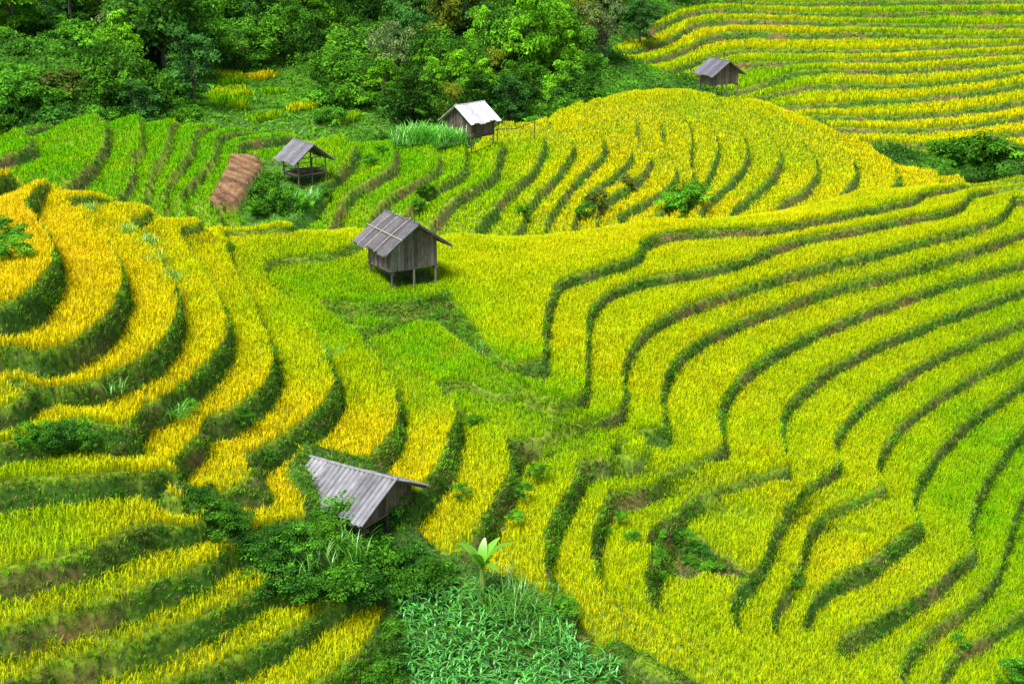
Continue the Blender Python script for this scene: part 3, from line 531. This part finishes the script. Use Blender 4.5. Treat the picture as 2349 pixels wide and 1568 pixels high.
for u,v,k,s in [(2180,350,1,1.6),(2230,345,0,2.1),(2280,355,1,2.0),(2210,370,0,1.7),(2260,375,1,1.7),(2320,350,3,1.2),(2150,350,1,1.1)]:
    q=at_y(u,v,150.); q[2]-=.5*s; put_bush(q,k,s*1.1,True)
nb=0
while nb<85:
    u=rng.uniform(0,460) if nb<60 else rng.uniform(700,1500); v=rng.uniform(40,330) if nb<60 else rng.uniform(150,320)
    if 150<u<250 and 140<v<290 : continue
    q=F_hit(u,v)
    if np.isnan(q[0]): nb+=1; continue
    q[2]-=.3; put_bush(q,rng.choice(4,p=[.35,.4,.15,.1]),rng.uniform(1.1,2.2),True,'shrubs along the wood edge'); nb+=1
# ---------- huts ----------
def hut(q,rot,w,l,wh,sh,rise,over,overf,roofcol,woodcol,label,open_=False,poles=False,zoff=0,door=True,sc=1.):
    e=add_obj('stilt_hut',None,(q[0],q[1],q[2]+zoff),rot,sc,label=label,category='hut')
    rg=np.random.default_rng(int(abs(q[0])*10)); wc=np.array(woodcol)
    def wcol(): return tuple(wc*rg.uniform(.5,1.4))
    for ix in (-1,0,1):
        for iy in (-1,1):
            if ix==0 and iy==1: continue
            b=MB(); top=sh+(wh if open_ else .0); xx=ix*(w/2-.08); yy=iy*(l/2-.08)
            b.tube([(xx+rg.normal()*.03,yy+rg.normal()*.03,-1.2),(xx,yy,sh*.5),(xx,yy,top-.01)],[.075,.07,.065],wcol()); add_obj('post',b.mesh('post',M_WOOD),parent=e)
    b=MB()
    n=int(l/.18)
    for i in range(n): b.quad_box((0,-l/2+(i+.5)*l/n,sh+.03),(w+.1,l/n*.94,.05),wcol())
    b.quad_box((-w/2+.1,0,sh-.08),(.1,l+.2,.12),wcol()); b.quad_box((w/2-.1,0,sh-.08),(.1,l+.2,.12),wcol())
    add_obj('floor',b.mesh('floor',M_WOOD),parent=e)
    z0=sh+.06; half=w/2
    roofz=lambda x: z0+wh+rise*(1-abs(x)/half)
    if not open_:
        b=MB()
        for sgn in (-1,1):
            n=int(w/.2)
            for i in range(n):
                x0=-half+i*w/n; x1=x0+w/n*.93; t=rg.uniform(.025,.04); yy=sgn*(l/2-.03)+rg.uniform(-.012,.012)
                pts=[]
                for yv in (yy-t/2,yy+t/2):
                    pts+=[(x0,yv,z0-.08*rg.random()),(x1,yv,z0-.08*rg.random()),(x1,yv,roofz(x1)-.05),(x0,yv,roofz(x0)-.05)]
                b.raw(pts,[(0,1,2,3),(7,6,5,4),(0,4,5,1),(1,5,6,2),(2,6,7,3),(3,7,4,0)],wcol())
            n=int(l/.2)
            for i in range(n):
                y0=-l/2+.06+i*(l-.12)/n; b.quad_box((sgn*(half-.02)+rg.uniform(-.008,.008),y0+.5*(l-.12)/n,z0+wh/2),(.035,(l-.12)/n*.92,wh+rg.uniform(0,.05)),wcol())
        add_obj('wall',b.mesh('wall',M_WOOD),parent=e)
    else:
        b=MB()
        for i in range(14): b.tube([(-half+.1+rg.uniform(0,.2),-l/2+.15+rg.uniform(0,l*.7),z0+.05+.07*(i%5)),(half-.15-rg.uniform(0,.3),-l/2+.2+rg.uniform(0,l*.7),z0+.06+.07*(i%5))],[.05,.05],wcol(),6)
        add_obj('plank_pile',b.mesh('plank_pile',M_WOOD),parent=e)
        b=MB()
        for sgn in (-1,1):
            b.tube([(-half,sgn*(l/2-.08),z0+.45),(half,sgn*(l/2-.08),z0+.5)],[.035,.035],wcol(),6); b.tube([(sgn*(half-.08),-l/2,z0+.48),(sgn*(half-.08),l/2,z0+.44)],[.035,.035],wcol(),6)
            b.tube([(-half-.1,sgn*(l/2-.08),z0+wh-.05),(half+.1,sgn*(l/2-.08),z0+wh-.05)],[.05,.05],wcol(),6)
            b.tube([(-half,sgn*(l/2-.08),z0+wh),(0,sgn*(l/2-.08),z0+wh+rise-.05),(half,sgn*(l/2-.08),z0+wh)],[.04,.04,.04],wcol(),6)
        add_obj('railing',b.mesh('railing',M_WOOD),parent=e)
    b=MB(); sl=rise/half; hx=half+over; ny=int((l+2*overf)/.05); rc=np.array(roofcol)
    for sgn in (-1,1):
        P_=[];col=[]
        rows=7
        for r_ in range(rows):
            tt=r_/(rows-1)
            for j in range(ny+1):
                yy=-(l/2+overf)+j*(l+2*overf)/ny; sheet=int((yy+l)/.8)
                xx=tt*(hx+.10*math.sin(sheet*2.1+sgn)); zz=z0+wh+rise-xx*sl+.06+.035*math.sin(j*math.pi/2*1.0)+.012*((sheet*7)%3)-.03*math.sin(tt*3.1)*math.sin((yy/l+.5)*3.14)
                P_.append((sgn*xx,yy,zz)); k_=.75+.45*(((sheet*13+ (r_>3)*5+sgn)%5)/4); k_*=(.5 if j%4==3 else 1.); col.append(rc*k_)
        base=len(b.v); b.v+=P_+[(a,c,d-.035) for a,c,d in P_]; b.c+=[tuple(c) for c in col]*2; N_=len(P_); W=ny+1
        for r_ in range(rows-1):
            for j in range(ny):
                a=base+r_*W+j; f=(a,a+1,a+W+1,a+W); f2=tuple(i+N_ for i in f)
                b.f+= [f if sgn<0 else f[::-1], f2[::-1] if sgn<0 else f2]
        for r_ in range(rows-1):
            for j in (0,ny):
                a=base+r_*W+j; b.f.append((a,a+W,a+W+N_,a+N_))
        for j in range(ny):
            a=base+(rows-1)*W+j; b.f.append((a,a+1,a+1+N_,a+N_))
    add_obj('roof',b.mesh('roof',M_ROOF),parent=e)
    b=MB(); b.tube([(0,-(l/2+overf+.05),z0+wh+rise+.09),(0,0,z0+wh+rise+.07),(0,l/2+overf+.05,z0+wh+rise+.09)],[.06,.06,.06],tuple(rc*.9),6)
    add_obj('ridge_cap',b.mesh('ridge_cap',M_ROOF),parent=e)
    b=MB()
    for sgn in (-1,1):
        for yy in (-(l/2+overf-.06),(l/2+overf-.06)):
            b.tube([(sgn*.02,yy,z0+wh+rise-.03),(sgn*hx,yy,z0+wh+rise-hx*sl-.03)],[.04,.04],wcol(),6)
        b.tube([(sgn*(hx-.12),-(l/2+overf),z0+wh+rise-(hx-.12)*sl-.03),(sgn*(hx-.12),(l/2+overf),z0+wh+rise-(hx-.12)*sl-.03)],[.04,.04],wcol(),6)
    add_obj('rafters',b.mesh('rafters',M_WOOD),parent=e)
    if poles:
        for yy in (-l*.3,l*.12,l*.42):
            for sgn in (-1,1):
                b=MB(); b.tube([(sgn*-.15,yy,z0+wh+rise+.16+.05),(sgn*hx*.5,yy+.05,z0+wh+rise-hx*.5*sl+.12),(sgn*(hx+.1),yy,z0+wh+rise-(hx+.1)*sl+.13)],[.035,.035,.03],(.40,.36,.30),6); add_obj('roof_pole',b.mesh('roof_pole',M_WOOD),parent=e)
        b=MB(); b.tube([(-hx*.55,-(l/2+overf)-.15,z0+wh+rise-hx*.55*sl+.16),(-hx*.5,l/2+overf+.2,z0+wh+rise-hx*.5*sl+.16)],[.035,.035],(.42,.38,.32),6); add_obj('roof_pole',b.mesh('roof_pole',M_WOOD),parent=e)
    return e
q=GA.hit([925],[650])[0]; print('hut1',q)
hut(q,math.radians(33),2.9,2.7,1.5,1.25,1.0,.65,.6,(.15,.145,.16),(.23,.195,.17),'weathered grey plank stilt hut with old sheet roof and poles',poles=True,zoff=-.1,sc=.90)
q=GA.hit([812],[1140])[0]; print('hut2',q)
hut(q,math.radians(58),2.8,3.0,.6,.0,.68,.5,.4,(.31,.31,.335),(.15,.11,.085),'low wooden hut with pale corrugated roof among bushes',zoff=-.3,sc=1.0)
q=gm(700,408); print('hut3',q)
hut(q,math.radians(38),2.9,2.7,1.5,.5,1.1,.6,.5,(.22,.22,.25),(.20,.16,.13),'open sided stilt shelter with grey roof and stacked planks',open_=True,zoff=.0,sc=.80)
hut(h4,math.radians(-42),3.6,3.4,1.6,.4,1.3,.5,.5,(.70,.70,.76),(.14,.11,.09),'dark wooden hut with pale white metal roof',zoff=-.1,sc=.8)
hut(h5,math.radians(28),3.2,3.0,1.4,1.3,1.1,.7,.5,(.17,.17,.21),(.17,.14,.12),'grey stilt hut standing on the hill brow',zoff=.15,sc=.88)
# ---------- long leaves ----------
def strips(base,az,ln,wd,elev,droop,col,segs=5):
    n=len(base); Vs=[];d=np.c_[np.cos(az),np.sin(az)]; p=np.c_[-np.sin(az),np.cos(az),np.zeros(n)]
    pos=base.copy(); el=elev.copy()
    for i in range(segs+1):
        t=i/segs; w=(wd*math.sin(math.pi*min(.97,.12+.85*t))**.8)[:,None]
        Vs+= [pos-p*w,pos+p*w]
        st=ln/segs; pos=pos+np.c_[d*(np.cos(el)*st)[:,None],np.sin(el)*st]; el=el-droop/segs
    V=np.stack(Vs,1); m=2*(segs+1); idx=(np.arange(n)*m)[:,None]
    Fc=np.concatenate([idx+np.array([[2*i,2*i+1,2*i+3,2*i+2]]) for i in range(segs)]); C=np.repeat(col,m,0)
    return V.reshape(-1,3),Fc.reshape(-1,4),C
x,y=np.meshgrid(np.arange(-8,8,.30),np.arange(34,52,.30)); x=x.ravel()+rng.uniform(-.12,.12,x.size); y=y.ravel()+rng.uniform(-.12,.12,y.size)
k=inpoly(x,y,PC); x,y=x[k],y[k]; h=GA.get('H',x,y); nl=11
b=np.repeat(np.c_[x,y,h],nl,0); b[:,2]+=rng.uniform(.1,.6,len(b)); az=rng.uniform(0,6.28,len(b))
V,Fc,C=strips(b,az,rng.uniform(.25,.5,len(b)),np.full(len(b),.026),rng.uniform(.5,1.2,len(b)),rng.uniform(1.2,2.2,len(b)),np.array([.12,.46,.07])*rng.uniform(.35,1.65,(len(b),1)))
add_obj('maize_crop',fast_mesh('maize_crop',V,Fc,C,M_CROP),kind='stuff',label='patch of leafy blue green maize plants',category='crop')
def clump(q,n,ln,wd,rad,col,name='grass_clump',label='tall bright green grass clump',cat='grass'):
    if np.isnan(q[0]): return
    b=np.c_[np.clip(rng.normal(0,rad,(n,2)),-2*rad,2*rad),np.zeros(n)]
    V,Fc,C=strips(b,rng.uniform(0,6.28,n),rng.uniform(.6,1.1,n)*ln,np.full(n,wd),rng.uniform(1.0,1.5,n),rng.uniform(.6,1.6,n),np.array(col)*rng.uniform(.6,1.4,(n,1)))
    add_obj(name,fast_mesh(name,V,Fc,C,M_CROP),tuple(q-[0,0,.1]),label=label,category=cat,group='tall grass clumps')
for u,v,n,ln,rad in [(1180,1385,260,1.2,.5),(1230,1400,200,1.1,.5),(1140,1370,150,1.0,.4),(1270,1450,160,.9,.4),(950,690,90,.4,.3),(1010,680,80,.5,.3),(1110,800,60,.4,.3),(340,560,60,.8,.3),(390,640,60,.8,.3),(290,530,50,.7,.2),(210,480,50,.7,.2),(360,600,50,.7,.3),(270,890,60,.6,.2),(410,950,90,.6,.3),(745,810,70,.6,.3),(760,1260,200,1.0,.6),(690,1290,150,.9,.5)]:
    clump(GA.hit([u],[v])[0],n,ln,.014,rad,(.16,.48,.04))
for u,v,n,ln,rad in [(940,322,350,1.7,.7),(970,322,350,1.9,.7),(1005,322,350,1.6,.7),(1042,322,260,1.4,.5),(690,455,200,1.0,.7)]:
    clump(gm(u,v,112.5),n,ln,.03,rad,(.20,.6,.06))
q=GA.hit([1105],[1385])[0]; e=add_obj('banana_plant',None,tuple(q),0,1.15,label='young banana plant with broad yellow green leaves',category='plant')
b=MB(); b.tube([(0,0,-.4),(.03,0,.7),(0,.02,1.4)],[.1,.08,.05],(.25,.35,.06)); add_obj('stem',b.mesh('stem',M_BARK),parent=e)
n=7; V,Fc,C=strips(np.tile([0,0,1.2],(n,1)).astype(float),np.array([.1,1.3,2.4,3.3,4.4,5.5,.7]),np.array([1.3,.9,1.2,1.0,1.3,.8,1.1]),np.full(n,.15),np.array([1.25,1.45,1.1,1.4,1.2,.9,1.3]),np.array([1.3,.7,1.5,.9,1.0,1.6,1.1]),np.array([.20,.52,.025])*rng.uniform(.6,1.2,(n,1)),8)
add_obj('leaves',fast_mesh('leaves',V,Fc,C,M_CROP),parent=e)
fp=[gm(u,v,112.) for u,v in [(1020,332),(1085,332),(1140,332),(1225,318)]]
e=add_obj('fence',None,tuple(fp[0]),label='rough fence of thin poles and sagging rail',category='fence')
hs=[.3,.7,1.3,1.4]; o=fp[0]
for i,p in enumerate(fp):
    b=MB(); b.tube([p-o-[0,0,.4],p-o+[.05,0,hs[i]+.15]],[.05,.04],(.09,.07,.05),6); add_obj('post',b.mesh('post',M_WOOD),parent=e)
for i in range(3):
    b=MB(); a=fp[i]-o+[0,0,hs[i]]; c=fp[i+1]-o+[0,0,hs[i+1]]; b.tube([a,(a+c)/2-[0,0,.25],c],[.035,.035,.035],(.09,.07,.05),6); add_obj('rail',b.mesh('rail',M_WOOD),parent=e)
for u,v,hh_ in [(1708,112,2.6),(1585,175,3.0),(1700,20,2.5),(2030,195,2.2),(2125,180,2.)]:
    q=F_hit(u,v)
    if np.isnan(q[0]): continue
    b=MB(); b.tube([(0,0,-2),(0,0,hh_)],[.07,.05],(.1,.09,.08),6); add_obj('pole',b.mesh('pole',M_WOOD),tuple(q),label='thin wooden pole standing in terraces',category='pole',group='thin poles in the fields')
V=[]; w=PW
for i in range(len(w)): 
    d=w[min(i+1,len(w)-1)]-w[max(i-1,0)]; nrm=np.array([-d[1],d[0],0]); nrm/=np.linalg.norm(nrm)+1e-9; V+=[w[i]-nrm*.3,w[i]+nrm*.3]
V=np.array(V); Fc=np.array([[2*i,2*i+1,2*i+3,2*i+2] for i in range(len(w)-1)])
add_obj('path',fast_mesh('path',V,Fc,[.42,.38,.32],M_SOIL),kind='structure',label='pale dirt path on green hillside',category='path')
# ---------- light & camera ----------
wd=bpy.data.worlds.new('World'); scene.world=wd; wd.use_nodes=True; N=wd.node_tree.nodes; bg=N['Background']; sk=N.new('ShaderNodeTexSky'); sk.sky_type='NISHITA'; sk.sun_disc=False
EL=math.radians(60); AZ=math.radians(215)
sk.sun_elevation=EL; sk.sun_rotation=AZ; sk.dust_density=3; wd.node_tree.links.new(sk.outputs[0],bg.inputs[0]); bg.inputs[1].default_value=.15
sl=bpy.data.lights.new('sun','SUN'); sl.energy=5.0; sl.angle=math.radians(25); sl.color=(1,.97,.9); so=bpy.data.objects.new('sun',sl); scene.collection.objects.link(so)
sd=Vector((math.sin(AZ)*math.cos(EL),math.cos(AZ)*math.cos(EL),math.sin(EL))); so.rotation_euler=sd.to_track_quat('Z','Y').to_euler()
cd=bpy.data.cameras.new('camera'); cd.lens=50; cd.sensor_width=36; cd.clip_end=5000; co=bpy.data.objects.new('camera',cd); scene.collection.objects.link(co); co.location=tuple(CAM); co.rotation_euler=(math.radians(90)-P,0,0); scene.camera=co
scene.view_settings.view_transform='Standard'; scene.view_settings.look='None'; scene.view_settings.exposure=0
print('done',time.time()-T0)
